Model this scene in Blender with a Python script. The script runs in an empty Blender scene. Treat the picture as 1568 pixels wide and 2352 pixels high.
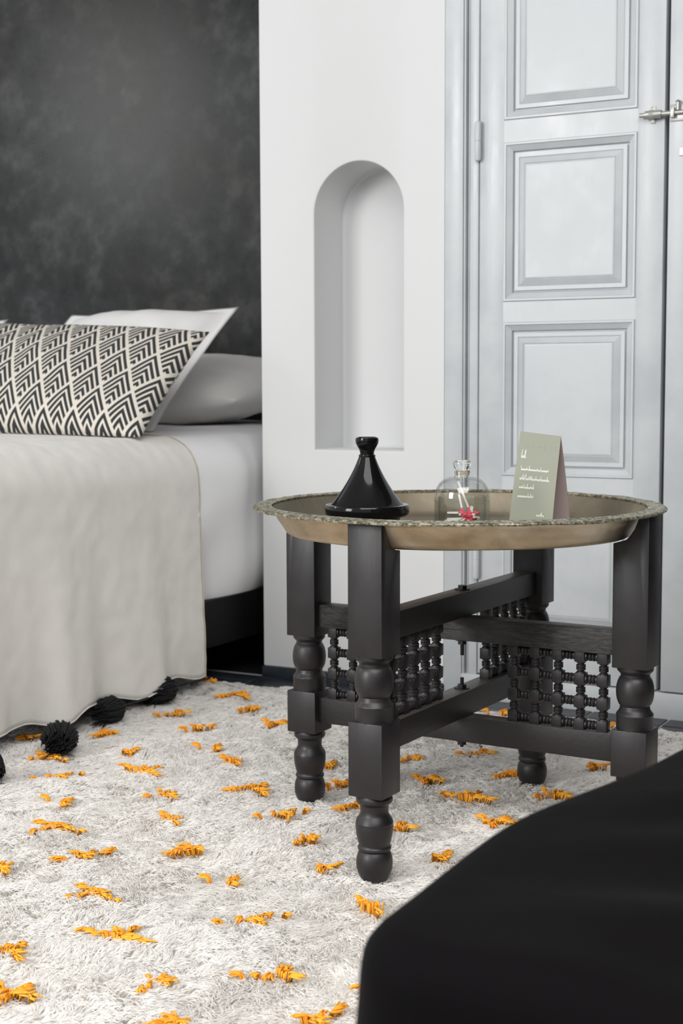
import bpy, bmesh, math, random
import numpy as np
from mathutils import Vector, Matrix, noise

random.seed(7)
rng = np.random.default_rng(7)
SC = bpy.context.scene
COL = SC.collection

# ------------------------------------------------------------------ camera
cam_d = bpy.data.cameras.new('camera')
cam = bpy.data.objects.new('camera', cam_d); COL.objects.link(cam)
Rv, Uv, Fv = Vector((0.883, 0.470, -0.0034)), Vector((-0.0383, 0.0791, 0.9961)), Vector((-0.4686, 0.8789, -0.0880))
Fv.normalize(); Rv = (Rv - Fv * Rv.dot(Fv)).normalized(); Uv = Rv.cross(Fv)
cam.matrix_world = Matrix(((Rv.x, Uv.x, -Fv.x, 0), (Rv.y, Uv.y, -Fv.y, 0), (Rv.z, Uv.z, -Fv.z, 0.72), (0, 0, 0, 1)))
cam_d.sensor_fit = 'VERTICAL'; cam_d.sensor_height = 36.0; cam_d.sensor_width = 24.0
cam_d.lens = 3349.4 * 36 / 2352
cam_d.clip_start = 0.05
cam_d.dof.use_dof = True; cam_d.dof.focus_distance = 2.12; cam_d.dof.aperture_fstop = 9.0
SC.camera = cam

# ------------------------------------------------------------------ world, lights, exposure
w = bpy.data.worlds.new('world'); SC.world = w; w.use_nodes = True
bg = w.node_tree.nodes['Background']; bg.inputs[0].default_value = (0.93, 0.97, 1.0, 1); bg.inputs[1].default_value = 0.78

def area(name, loc, aim, sx, sy, power, color=(1, 1, 1)):
    l = bpy.data.lights.new(name, 'AREA'); l.shape = 'RECTANGLE'; l.size = sx; l.size_y = sy; l.energy = power; l.color = color
    o = bpy.data.objects.new(name, l); COL.objects.link(o); o.location = loc
    o.rotation_euler = (Vector(aim) - Vector(loc)).to_track_quat('-Z', 'Y').to_euler()
    return o
area('window_daylight', (-3.0, -2.3, 1.95), (-1.2, 2.4, 0.5), 1.4, 1.7, 132, (1.0, 0.985, 0.965))
area('overhead_fill', (-0.1, 0.5, 2.6), (-1.4, 2.2, 0.2), 2.2, 2.2, 100, (1.0, 0.985, 0.965))  # unseen soft fill added overhead to brighten the rug and the bed side
area('far_window', (-5.4, 0.82, 2.36), (-3.0, 4.1, 1.6), 0.45, 1.0, 17, (1.0, 0.98, 0.95))
SC.view_settings.view_transform = 'Standard'; SC.view_settings.look = 'None'
SC.view_settings.exposure = 0.06; SC.view_settings.gamma = 1.0; SC.view_settings.use_curve_mapping = False

# ------------------------------------------------------------------ material helpers
def mat(name, color, rough=0.5, metal=0.0, **kw):
    m = bpy.data.materials.new(name); m.use_nodes = True
    b = m.node_tree.nodes['Principled BSDF']
    b.inputs['Base Color'].default_value = (*color, 1); b.inputs['Roughness'].default_value = rough; b.inputs['Metallic'].default_value = metal
    for k, v in kw.items(): b.inputs[k].default_value = v
    return m
def nd(m, t, **kw):
    n = m.node_tree.nodes.new(t)
    for k, v in kw.items():
        if k in n.inputs: n.inputs[k].default_value = v
        else: setattr(n, k, v)
    return n
def ln(m, a, b): m.node_tree.links.new(a, b)
def bsdf(m): return m.node_tree.nodes['Principled BSDF']
def coords(m, scale=(1, 1, 1), kind='Object'):
    tc = nd(m, 'ShaderNodeTexCoord'); mp = nd(m, 'ShaderNodeMapping'); mp.inputs['Scale'].default_value = scale
    ln(m, tc.outputs[kind], mp.inputs[0]); return mp.outputs[0]
def noise_tex(m, vec, scale, detail=4, rough=0.55, dist=0.0):
    n = nd(m, 'ShaderNodeTexNoise'); n.inputs['Scale'].default_value = scale; n.inputs['Detail'].default_value = detail
    n.inputs['Roughness'].default_value = rough; n.inputs['Distortion'].default_value = dist; ln(m, vec, n.inputs['Vector']); return n.outputs[0]
def ramp(m, fac, stops):
    r = nd(m, 'ShaderNodeValToRGB'); e = r.color_ramp.elements
    while len(e) < len(stops): e.new(0.5)
    for i, (p, c) in enumerate(stops):
        e[i].position = p; e[i].color = (*c, 1) if len(c) == 3 else c
    ln(m, fac, r.inputs[0]); return r.outputs[0]
def bump(m, h, strength=0.3, dist=0.002):
    b = nd(m, 'ShaderNodeBump'); b.inputs['Strength'].default_value = strength; b.inputs['Distance'].default_value = dist
    ln(m, h, b.inputs['Height']); ln(m, b.outputs[0], bsdf(m).inputs['Normal']); return b
def g(v): return (v, v, v)

M = {}
m = M['plaster'] = mat('white_plaster', (0.60, 0.605, 0.61), 0.8)
v = coords(m); bump(m, noise_tex(m, v, 9, 5), 0.25, 0.004)
m = M['tadelakt'] = mat('grey_tadelakt', (0.06, 0.06, 0.065), 0.42, **{'Specular IOR Level': 0.32})
v = coords(m)
n1 = noise_tex(m, v, 11, 6, 0.6); n2 = noise_tex(m, v, 2.6, 3, 0.5)
c1 = ramp(m, n1, [(0.32, (0.009, 0.0094, 0.0094)), (0.50, (0.019, 0.0197, 0.0195)), (0.70, (0.052, 0.052, 0.050))])
c2 = ramp(m, n2, [(0.35, (0.75, 0.72, 0.68)), (0.65, (1.2, 1.25, 1.32))])
mx = nd(m, 'ShaderNodeMix', data_type='RGBA', blend_type='MULTIPLY'); mx.inputs[0].default_value = 1
ln(m, c1, mx.inputs[6]); ln(m, c2, mx.inputs[7]); ln(m, mx.outputs[2], bsdf(m).inputs['Base Color'])
rr = ramp(m, n1, [(0.3, g(0.25)), (0.7, g(0.36))]); ln(m, rr, bsdf(m).inputs['Roughness']); bump(m, n1, 0.04, 0.002)
m = M['door'] = mat('pale_grey_door_paint', (0.60, 0.635, 0.665), 0.36)
v = coords(m, (14, 14, 1.6)); v2 = coords(m)
n1 = noise_tex(m, v, 6, 5, 0.6); n2 = noise_tex(m, v2, 7, 4, 0.6)
ln(m, ramp(m, n2, [(0.3, (0.42, 0.443, 0.462)), (0.7, (0.51, 0.533, 0.548))]), bsdf(m).inputs['Base Color'])
ln(m, ramp(m, n2, [(0.3, g(0.28)), (0.7, g(0.5))]), bsdf(m).inputs['Roughness']); bump(m, n1, 0.25, 0.0015)
M['groove'] = mat('dark_grey_groove_paint', (0.22, 0.23, 0.235), 0.5)
M['metal_grey'] = mat('worn_grey_metal', (0.40, 0.40, 0.38), 0.4, 0.6)
M['tile'] = mat('black_glazed_tile', (0.018, 0.021, 0.028), 0.3, **{'Specular IOR Level': 0.2})
m = M['tile']; v = coords(m); n1 = noise_tex(m, v, 14, 4)
ln(m, ramp(m, n1, [(0.3, (0.010, 0.012, 0.016)), (0.75, (0.045, 0.052, 0.065))]), bsdf(m).inputs['Base Color']); bump(m, n1, 0.3, 0.003)
M['grout'] = mat('pale_grout', (0.38, 0.39, 0.39), 0.9)
M['dark_floor'] = mat('dark_floor', (0.02, 0.021, 0.024), 0.35)
# painted wood of the stand
m = M['wood'] = mat('black_brown_painted_wood', (0.03, 0.027, 0.028), 0.36)
v = coords(m, (18, 18, 2.5)); v2 = coords(m)
n1 = noise_tex(m, v, 6, 6, 0.6, 0.4); n2 = noise_tex(m, v2, 22, 4)
ln(m, ramp(m, n2, [(0.3, (0.0105, 0.0090, 0.0102)), (0.7, (0.0175, 0.0152, 0.0170))]), bsdf(m).inputs['Base Color'])
ln(m, ramp(m, n2, [(0.3, g(0.38)), (0.7, g(0.47))]), bsdf(m).inputs['Roughness']); bump(m, n1, 0.18, 0.0012)
m = M['rail_wood'] = mat('worn_rail_wood', (0.02, 0.018, 0.018), 0.45)
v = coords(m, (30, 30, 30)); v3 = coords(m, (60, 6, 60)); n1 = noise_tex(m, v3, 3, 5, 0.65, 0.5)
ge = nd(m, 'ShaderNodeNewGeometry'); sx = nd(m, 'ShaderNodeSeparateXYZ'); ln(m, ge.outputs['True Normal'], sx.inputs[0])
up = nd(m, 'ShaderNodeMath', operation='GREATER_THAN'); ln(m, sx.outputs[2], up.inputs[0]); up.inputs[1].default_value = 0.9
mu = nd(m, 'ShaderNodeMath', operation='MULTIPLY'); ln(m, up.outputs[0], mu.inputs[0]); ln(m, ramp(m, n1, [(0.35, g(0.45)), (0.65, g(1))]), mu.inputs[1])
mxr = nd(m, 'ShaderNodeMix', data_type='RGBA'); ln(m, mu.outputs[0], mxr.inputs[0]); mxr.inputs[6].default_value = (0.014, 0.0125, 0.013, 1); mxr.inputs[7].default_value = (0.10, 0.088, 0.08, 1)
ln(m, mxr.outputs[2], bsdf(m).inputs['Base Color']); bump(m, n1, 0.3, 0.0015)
m = M['rough_wood'] = mat('rough_chiselled_dark_wood', (0.03, 0.027, 0.028), 0.42)
v = coords(m, (26, 26, 90)); v2 = coords(m)
n1 = noise_tex(m, v, 2.2, 5, 0.7, 1.0); n2 = noise_tex(m, v2, 5, 3)
mm = nd(m, 'ShaderNodeMath', operation='MULTIPLY'); ln(m, n1, mm.inputs[0]); ln(m, ramp(m, n2, [(0.42, g(0.15)), (0.58, g(1))]), mm.inputs[1])
ln(m, ramp(m, n1, [(0.3, (0.016, 0.014, 0.015)), (0.75, (0.05, 0.046, 0.047))]), bsdf(m).inputs['Base Color']); bump(m, mm.outputs[0], 1.0, 0.012)
M['iron'] = mat('black_iron', (0.03, 0.03, 0.03), 0.45, 0.8)
m = M['brass_in'] = mat('dull_patinated_brass', (0.26, 0.225, 0.16), 0.55, 0.75)
v2 = coords(m); v = coords(m, (2, 2, 16)); n1 = noise_tex(m, v2, 5, 5, 0.6, 0.5)
ln(m, ramp(m, n1, [(0.3, (0.13, 0.112, 0.078)), (0.55, (0.23, 0.20, 0.145)), (0.75, (0.42, 0.37, 0.28))]), bsdf(m).inputs['Base Color'])
# aged brass
m = M['brass'] = mat('aged_tinned_brass', (0.42, 0.35, 0.25), 0.34, 1.0)
v = coords(m, (3, 3, 22)); v2 = coords(m); n1 = noise_tex(m, v2, 6, 5, 0.6, 0.6); n2 = noise_tex(m, v, 6, 5, 0.6)
ln(m, ramp(m, n1, [(0.28, (0.27, 0.195, 0.12)), (0.48, (0.58, 0.47, 0.33)), (0.70, (0.85, 0.77, 0.64))]), bsdf(m).inputs['Base Color'])
ln(m, ramp(m, n2, [(0.3, g(0.33)), (0.7, g(0.52))]), bsdf(m).inputs['Roughness']); bump(m, n2, 0.12, 0.0015)
m = M['brass_rim'] = mat('engraved_tarnished_brass', (0.30, 0.28, 0.19), 0.5, 0.9)
v2 = coords(m); n1 = noise_tex(m, v2, 190, 3, 0.6); n2 = noise_tex(m, v2, 70, 2)
ln(m, ramp(m, n1, [(0.35, (0.12, 0.11, 0.075)), (0.5, (0.36, 0.34, 0.25)), (0.66, (0.70, 0.67, 0.54))]), bsdf(m).inputs['Base Color']); bump(m, n2, 0.9, 0.0025)
M['black_glaze'] = mat('black_glazed_earthenware', (0.005, 0.005, 0.005), 0.08, **{'Specular IOR Level': 0.26})
M['clay'] = mat('matte_black_clay', (0.012, 0.011, 0.010), 0.35)
M['glass'] = mat('clear_solid_glass', (0.97, 0.99, 0.98), 0.0, 0.0, **{'Transmission Weight': 1.0, 'IOR': 1.45})
def thin_glass(name):      # blown glass wall thin enough to show no refraction: Fresnel mirror over clear, greener edge on
    m = bpy.data.materials.new(name); m.use_nodes = True; nt = m.node_tree; nt.nodes.remove(nt.nodes['Principled BSDF'])
    t = nd(m, 'ShaderNodeBsdfTransparent'); gl = nd(m, 'ShaderNodeBsdfGlossy'); gl.inputs['Roughness'].default_value = 0.015
    lw = nd(m, 'ShaderNodeLayerWeight'); lw.inputs[0].default_value = 0.5
    ln(m, ramp(m, lw.outputs['Facing'], [(0.0, (0.985, 0.99, 0.985)), (0.60, (0.975, 0.98, 0.978)), (0.86, (0.80, 0.82, 0.815)), (1.0, (0.33, 0.36, 0.355))]), t.inputs[0])
    mx = nd(m, 'ShaderNodeMixShader'); ln(m, ramp(m, lw.outputs['Facing'], [(0.0, g(0.05)), (0.5, g(0.08)), (0.84, g(0.22)), (1.0, g(0.75))]), mx.inputs[0]); ln(m, t.outputs[0], mx.inputs[1]); ln(m, gl.outputs[0], mx.inputs[2]); ln(m, mx.outputs[0], nt.nodes['Material Output'].inputs[0]); return m
M['thin_glass'] = thin_glass('clear_blown_glass')
M['stick'] = mat('white_match_stick', (0.85, 0.83, 0.80), 0.7)
M['pink'] = mat('pink_match_tip', (0.85, 0.10, 0.25), 0.5)
M['coral'] = mat('coral_match_head', (0.88, 0.10, 0.10), 0.6)
M['sage'] = mat('sage_green_card', (0.245, 0.255, 0.20), 0.6)
M['card_in'] = mat('mauve_card_inside', (0.42, 0.33, 0.32), 0.7)
M['ink'] = mat('pale_ink', (0.80, 0.81, 0.74), 0.6)
M['ink2'] = mat('embossed_green_ink', (0.42, 0.44, 0.35), 0.5)
def cloth(name, col, col2, scale=900, bs=0.25, big=3, **kw):
    m = mat(name, col, 0.9, **kw)
    v = coords(m); n1 = noise_tex(m, v, scale, 2); n2 = noise_tex(m, v, big, 3)
    ln(m, ramp(m, n2, [(0.3, col), (0.7, col2)]), bsdf(m).inputs['Base Color']); bump(m, n1, bs, 0.001); return m
M['sheet'] = cloth('white_cotton_sheet', (0.82, 0.82, 0.83), (0.86, 0.86, 0.87), 700, 0.1)
M['throw'] = cloth('cream_woven_throw', (0.735, 0.71, 0.675), (0.80, 0.78, 0.74), 420, 0.45, 9)
M['pillow_white'] = cloth('white_linen', (0.76, 0.75, 0.745), (0.80, 0.79, 0.785), 600, 0.2)
M['pillow_grey'] = cloth('stone_linen', (0.78, 0.755, 0.725), (0.82, 0.80, 0.77), 600, 0.2)
M['hem'] = mat('ecru_selvedge', (0.62, 0.56, 0.44), 0.9)
M['black_fabric'] = mat('black_velvet', (0.0035, 0.003, 0.0035), 0.85, **{'Sheen Weight': 0.018, 'Sheen Roughness': 0.35, 'Specular IOR Level': 0.05})
m = M['black_fabric']; v = coords(m); bump(m, noise_tex(m, v, 5, 3), 0.25, 0.02)
M['black_wool'] = mat('black_wool', (0.006, 0.006, 0.008), 0.9)
M['frame_black'] = mat('black_bed_frame', (0.005, 0.005, 0.005), 0.6, **{'Specular IOR Level': 0.2})
m = M['rug'] = mat('cream_wool_pile', (0.80, 0.775, 0.73), 0.95, **{'Specular IOR Level': 0.08})
a = nd(m, 'ShaderNodeAttribute', attribute_name='shade')
ln(m, ramp(m, a.outputs['Fac'], [(0.0, (0.78, 0.755, 0.72)), (0.4, (0.90, 0.88, 0.855)), (1.0, (0.97, 0.96, 0.94))]), bsdf(m).inputs['Base Color'])
tr = nd(m, 'ShaderNodeBsdfTranslucent'); tr.inputs[0].default_value = (0.95, 0.92, 0.88, 1); mxs = nd(m, 'ShaderNodeMixShader'); mxs.inputs[0].default_value = 0.38
ln(m, bsdf(m).outputs[0], mxs.inputs[1]); ln(m, tr.outputs[0], mxs.inputs[2]); ln(m, mxs.outputs[0], m.node_tree.nodes['Material Output'].inputs[0])
M['rug_base'] = mat('cream_wool_base', (0.85, 0.825, 0.79), 0.95)
m = M['orange'] = mat('orange_wool', (0.93, 0.36, 0.02), 0.8)
v2 = coords(m); ln(m, ramp(m, noise_tex(m, v2, 60, 2), [(0.3, (0.90, 0.31, 0.015)), (0.7, (1.0, 0.50, 0.04))]), bsdf(m).inputs['Base Color'])
# patterned cushion: nested chevrons in a diamond lattice (printed on the fabric)
m = M['chevron'] = mat('chevron_printed_cotton', (0.75, 0.70, 0.62), 0.9)
uvn = nd(m, 'ShaderNodeUVMap'); sp = nd(m, 'ShaderNodeSeparateXYZ'); ln(m, uvn.outputs[0], sp.inputs[0])
def mth(op, a, b=None, c=None):
    n = nd(m, 'ShaderNodeMath', operation=op)
    for i, x in enumerate((a, b, c)):
        if x is None: continue
        if isinstance(x, (int, float)): n.inputs[i].default_value = x
        else: ln(m, x, n.inputs[i])
    return n.outputs[0]
P, Q = sp.outputs[0], sp.outputs[1]      # P: half-columns, Q: rows, counted downwards
ca = mth('FRACT', mth('MULTIPLY', mth('ADD', Q, P), 0.5)); cb = mth('FRACT', mth('MULTIPLY', mth('SUBTRACT', Q, P), 0.5))
mn = mth('MINIMUM', ca, cb)
st = mth('FRACT', mth('MULTIPLY_ADD', mn, 5.7, 0.62))
blk = mth('LESS_THAN', st, 0.60); inn = mth('LESS_THAN', mn, 0.88)
mx2 = mth('MAXIMUM', ca, cb); inn2 = mth('LESS_THAN', mx2, 0.955)
fac = mth('MULTIPLY', mth('MULTIPLY', blk, inn), inn2)
ln(m, ramp(m, fac, [(0.0, (0.62, 0.575, 0.51)), (1.0, (0.022, 0.025, 0.027))]), bsdf(m).inputs['Base Color'])
v = coords(m); bump(m, noise_tex(m, v, 700, 2), 0.3, 0.001)

# ------------------------------------------------------------------ mesh helpers
def finish(me, smooth_deg=None):
    if smooth_deg is None: return
    bm = bmesh.new(); bm.from_mesh(me); th = math.radians(smooth_deg)
    for f in bm.faces: f.smooth = True
    for e in bm.edges:
        if len(e.link_faces) == 2: e.smooth = e.calc_face_angle(0) < th
    bm.to_mesh(me); bm.free()
def mk(name, verts, faces, m, parent=None, smooth=None, loc=None):
    me = bpy.data.meshes.new(name); me.from_pydata([tuple(p) for p in verts], [], faces); me.validate(); me.update()
    if m: me.materials.append(m)
    finish(me, smooth)
    o = bpy.data.objects.new(name, me); COL.objects.link(o); o.parent = parent
    if loc: o.location = loc
    return o
def from_bm(name, bm, m, parent=None, smooth=None, loc=None):
    bmesh.ops.recalc_face_normals(bm, faces=bm.faces)
    me = bpy.data.meshes.new(name); bm.to_mesh(me); bm.free()
    for x in (m if isinstance(m, list) else [m]): me.materials.append(x)
    finish(me, smooth)
    o = bpy.data.objects.new(name, me); COL.objects.link(o); o.parent = parent
    if loc: o.location = loc
    return o
def empty(name, loc=(0, 0, 0), rz=0):
    o = bpy.data.objects.new(name, None); COL.objects.link(o); o.location = loc; o.rotation_euler = (0, 0, rz); o.empty_display_size = 0.05
    return o
def tag(o, label=None, cat=None, group=None, kind=None):
    if label: o['label'] = label
    if cat: o['category'] = cat
    if group: o['group'] = group
    if kind: o['kind'] = kind
    return o
def add_box(bm, x0, x1, y0, y1, z0, z1, bev=0.0, mi=0):
    vs = [bm.verts.new(p) for p in ((x0, y0, z0), (x1, y0, z0), (x1, y1, z0), (x0, y1, z0), (x0, y0, z1), (x1, y0, z1), (x1, y1, z1), (x0, y1, z1))]
    fs = [bm.faces.new([vs[i] for i in q]) for q in ((0, 3, 2, 1), (4, 5, 6, 7), (0, 1, 5, 4), (1, 2, 6, 5), (2, 3, 7, 6), (3, 0, 4, 7))]
    for f in fs: f.material_index = mi
    if bev:
        es = {e for f in fs for e in f.edges}
        bmesh.ops.bevel(bm, geom=list(es), offset=bev, segments=2, profile=0.5, affect='EDGES')
def box(name, x0, x1, y0, y1, z0, z1, m, parent=None, bev=0.0):
    bm = bmesh.new(); add_box(bm, x0, x1, y0, y1, z0, z1, bev); return from_bm(name, bm, m, parent, 40 if bev else None)
def add_lathe(bm, prof, n=32, cx=0, cy=0, axis='z', off=(0, 0, 0), mi=0, cap=True):
    rings = []
    for r, z in prof:
        ring = []
        for i in range(n):
            a = 2 * math.pi * i / n; p = (r * math.cos(a), r * math.sin(a), z)
            if axis == 'x': p = (z, p[0], p[1])
            if axis == 'y': p = (p[0], z, p[1])
            ring.append(bm.verts.new((p[0] + cx + off[0], p[1] + cy + off[1], p[2] + off[2])))
        rings.append(ring)
    for a, b in zip(rings, rings[1:]):
        for i in range(n):
            f = bm.faces.new((a[i], a[(i + 1) % n], b[(i + 1) % n], b[i])); f.material_index = mi
    if cap:
        for r in (rings[0], rings[-1]):
            if prof[0 if r is rings[0] else -1][0] > 1e-6: f = bm.faces.new(r); f.material_index = mi
def lathe(name, prof, m, parent=None, n=48, loc=None, smooth=35, cap=True, closed=False):
    bm = bmesh.new(); add_lathe(bm, prof, n, cap=cap and not closed)
    bmesh.ops.remove_doubles(bm, verts=bm.verts, dist=1e-6)
    return from_bm(name, bm, m, parent, smooth, loc)
def tubes_mesh(lines, radii, sides=4):
    """lines: array (N, K, 3); radii: (N, K) -> verts, faces of capped thin tubes"""
    N, K, _ = lines.shape
    T = np.gradient(lines, axis=1); T /= np.linalg.norm(T, axis=2, keepdims=True) + 1e-9
    up = np.zeros_like(T); up[..., 2] = 1; up[np.abs(T[..., 2]) > 0.9] = (1, 0, 0)
    A = np.cross(T, up); A /= np.linalg.norm(A, axis=2, keepdims=True) + 1e-9; B = np.cross(T, A)
    ang = np.arange(sides) * 2 * np.pi / sides
    V = lines[:, :, None, :] + radii[:, :, None, None] * (A[:, :, None, :] * np.cos(ang)[None, None, :, None] + B[:, :, None, :] * np.sin(ang)[None, None, :, None])
    F = []
    for k in range(N):
        b = k * K * sides
        for j in range(K - 1):
            for s in range(sides):
                F.append((b + j * sides + s, b + j * sides + (s + 1) % sides, b + (j + 1) * sides + (s + 1) % sides, b + (j + 1) * sides + s))
        F.append(tuple(b + s for s in range(sides))[::-1]); F.append(tuple(b + (K - 1) * sides + s for s in range(sides)))
    return V.reshape(-1, 3), F
def grid_mesh(name, fn, nu, nv, m, parent=None, uvf=None, closed_thick=0.0, smooth=60):
    verts = []; uvs = []
    for j in range(nv + 1):
        for i in range(nu + 1):
            verts.append(fn(i / nu, j / nv)); uvs.append(uvf(i / nu, j / nv) if uvf else (i / nu, j / nv))
    faces = [(j * (nu + 1) + i, j * (nu + 1) + i + 1, (j + 1) * (nu + 1) + i + 1, (j + 1) * (nu + 1) + i) for j in range(nv) for i in range(nu)]
    o = mk(name, verts, faces, m, parent, smooth)
    ul = o.data.uv_layers.new(name='UVMap')
    for l in o.data.loops: ul.data[l.index].uv = uvs[l.vertex_index]
    if closed_thick:
        s = o.modifiers.new('thickness', 'SOLIDIFY'); s.thickness = closed_thick; s.offset = -1
    return o
def nz(x, y=0.0, z=0.0): return noise.noise(Vector((x, y, z)))
def sst(a, b, x):
    t = (x - a) / (b - a); t = min(1, max(0, t)); return t * t * (3 - 2 * t)

# ================================================================== THE SETTING
WV = 3.072           # plane of the niche wall and the door
DV = 4.12            # plane of the dark wall behind the bed
CEIL = 2.85
def structure(o): return tag(o, kind='structure')
structure(box('floor', -5.2, 1.6, -1.5, DV, -0.10, -0.016, M['dark_floor']))
structure(box('ceiling', -5.2, 1.6, -0.6, DV + 0.1, CEIL, CEIL + 0.1, M['plaster']))
structure(box('wall_left', -5.2, -1.80, DV, DV + 0.12, -0.016, CEIL, M['tadelakt']))
structure(box('wall_right', 0.95, 1.07, -0.6, WV + 0.2, -0.016, CEIL, M['tadelakt']))
# white pier with the arched niche
def pier():
    x0, x1, z0, z1 = -1.857, -1.3705, 0.022, CEIL
    nl, nr, nb, zs = -1.709, -1.475, 0.562, 1.119; R = (nr - nl) / 2; cx = (nl + nr) / 2; dep = 0.15
    V = []; F = []
    path = [(nl, nb)] + [(nl, nb + (zs - nb) * k / 8) for k in range(1, 8)]
    N = 28
    path += [(cx - R * math.cos(math.pi * k / N), zs + R * math.sin(math.pi * k / N)) for k in range(N + 1)]
    path += [(nr, zs - (zs - nb) * k / 8) for k in range(1, 8)] + [(nr, nb)]
    def ring(grow, v):
        out = []
        for (x, z) in path:
            if z <= zs: dx = -grow if x < cx else grow; dz = -grow if z == nb else 0
            else:
                a = math.atan2(z - zs, x - cx); dx, dz = grow * math.cos(a), grow * math.sin(a)
            out.append(len(V)); V.append((x + dx, v, z + dz))
        return out
    r0 = ring(0.006, WV); r1 = ring(0.0018, WV + 0.0018); r2 = ring(0, WV + 0.006); r3 = ring(-0.0, WV + dep - 0.006); r4 = ring(-0.005, WV + dep)
    n = len(path)
    for a, b in ((r0, r1), (r1, r2), (r2, r3), (r3, r4)):
        for i in range(n): F.append((a[i], a[(i + 1) % n], b[(i + 1) % n], b[i]))
    F.append(tuple(r4))
    def P(x, z, v=WV): V.append((x, v, z)); return len(V) - 1
    # front face around the opening
    L = [P(x0, V[r0[i]][2]) for i in range(0, 9)]           # left strip to the springing
    for i in range(8): F.append((L[i], r0[i], r0[i + 1], L[i + 1]))
    Rr = [P(x1, V[r0[n - 1 - i]][2]) for i in range(0, 9)]
    for i in range(8): F.append((r0[n - 1 - i], Rr[i], Rr[i + 1], r0[n - 2 - i]))
    b = [P(x0, z0), P(V[r0[0]][0], z0), P(V[r0[-1]][0], z0), P(x1, z0)]
    F += [(b[0], b[1], r0[0], L[0]), (b[1], b[2], r0[-1], r0[0]), (b[2], b[3], Rr[0], r0[-1])]
    top = [P(V[r0[i]][0], z1) for i in range(8, 8 + N + 1)]
    for k in range(N): F.append((r0[8 + k], r0[9 + k], top[k + 1], top[k]))
    tl, tr = P(x0, z1), P(x1, z1)
    F += [(L[8], r0[8], top[0], tl), (r0[8 + N], Rr[8], tr, top[-1])]
    # sides, back and underside
    bl, br, btl, btr = P(x0, z0, DV + .1), P(x1, z0, DV + .1), P(x0, z1, DV + .1), P(x1, z1, DV + .1)
    F += [(b[0], bl, btl, tl) + tuple(reversed(L)), (b[3], br, btr, tr) + tuple(reversed(Rr)), (bl, br, btr, btl), (b[0], b[1], b[2], b[3], br, bl)]
    o = mk('wall_back', V, F, M['plaster']); bm = bmesh.new(); bm.from_mesh(o.data); bmesh.ops.recalc_face_normals(bm, faces=bm.faces); bm.to_mesh(o.data); bm.free(); finish(o.data, 32)
    return structure(o)
pier()
bb = structure(box('baseboard_back', -1.857, -1.3705, WV + 0.003, DV, -0.016, 0.022, M['grout']))
for i in range(4):
    a = -1.860 + i * 0.1235
    box('tile', a + 0.001, a + 0.1225, WV - 0.010, WV + 0.004, -0.014, 0.021, M['tile'], bb, 0.003)
# floor tiles in front of the door wall and under the bed head
fl = bpy.data.objects['floor']
gm = box('grout_bed', -2.55, 0.45, 2.55, WV + 0.02, -0.0165, -0.0085, M['grout'], fl)
base_t = None
def floor_tile(x0, x1, y0, y1):
    global base_t
    w_, d_ = x1 - x0 - 0.005, y1 - y0 - 0.005
    key = (round(w_, 3), round(d_, 3))
    if key not in floor_tile.c:
        bm = bmesh.new(); add_box(bm, -w_ / 2, w_ / 2, -d_ / 2, d_ / 2, -0.006, 0.0, 0.0015)
        bmesh.ops.recalc_face_normals(bm, faces=bm.faces); me = bpy.data.meshes.new('tile'); bm.to_mesh(me); bm.free(); me.materials.append(M['tile']); floor_tile.c[key] = me
    o = bpy.data.objects.new('tile', floor_tile.c[key]); COL.objects.link(o); o.parent = fl
    o.location = ((x0 + x1) / 2, (y0 + y1) / 2, -0.0055 + random.uniform(-.0006, .0006)); o.rotation_euler = (random.uniform(-.003, .003), random.uniform(-.003, .003), random.uniform(-.004, .004))
floor_tile.c = {}
xs = [-2.535 + 0.17 * i for i in range(18)]
for x in xs:
    floor_tile(x, x + 0.17, WV - 0.072, WV - 0.004)
    for r in range(2): floor_tile(x, x + 0.17, WV - 0.072 - 0.17 * (r + 1), WV - 0.072 - 0.17 * r)
structure(box('trim_2', -1.3705, 0.95, WV - 0.003, WV + 0.12, -0.016, 0.050, M['door'], bev=0.002))
# door frame: flat board, groove, jamb strip
bm = bmesh.new()
add_box(bm, -1.3685, -1.3235, WV - 0.004, WV + 0.05, 0.0, CEIL, 0.002)
add_box(bm, -1.3225, -1.3185, WV - 0.001, WV + 0.05, 0.0, CEIL, 0.0008)
add_box(bm, -1.3075, -1.2865, WV - 0.002, WV + 0.05, 0.0, CEIL, 0.0015)
add_box(bm, -1.3145, -1.3115, WV + 0.006, WV + 0.05, 0.0, CEIL, 0.0008)
t1 = structure(from_bm('trim_1', bm, M['door'], None, 40))
box('groove_backing', -1.3725, -1.2800, WV + 0.020, WV + 0.06, 0.0, CEIL, M['groove'], t1)
structure(box('wall_behind_doors', -1.3705, 0.95, WV + 0.10, WV + 0.2, 0.0, CEIL, M['groove'])).name = 'wall_back_doorway'
structure(box('wall_side', -0.37, 0.95, WV - 0.002, WV + 0.1, 0.05, CEIL, M['tadelakt'])).name = 'wall_back_right'
structure(box('trim_3', -0.425, -0.37, WV - 0.006, WV + 0.05, 0.05, CEIL, M['door'], bev=0.002))

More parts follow.
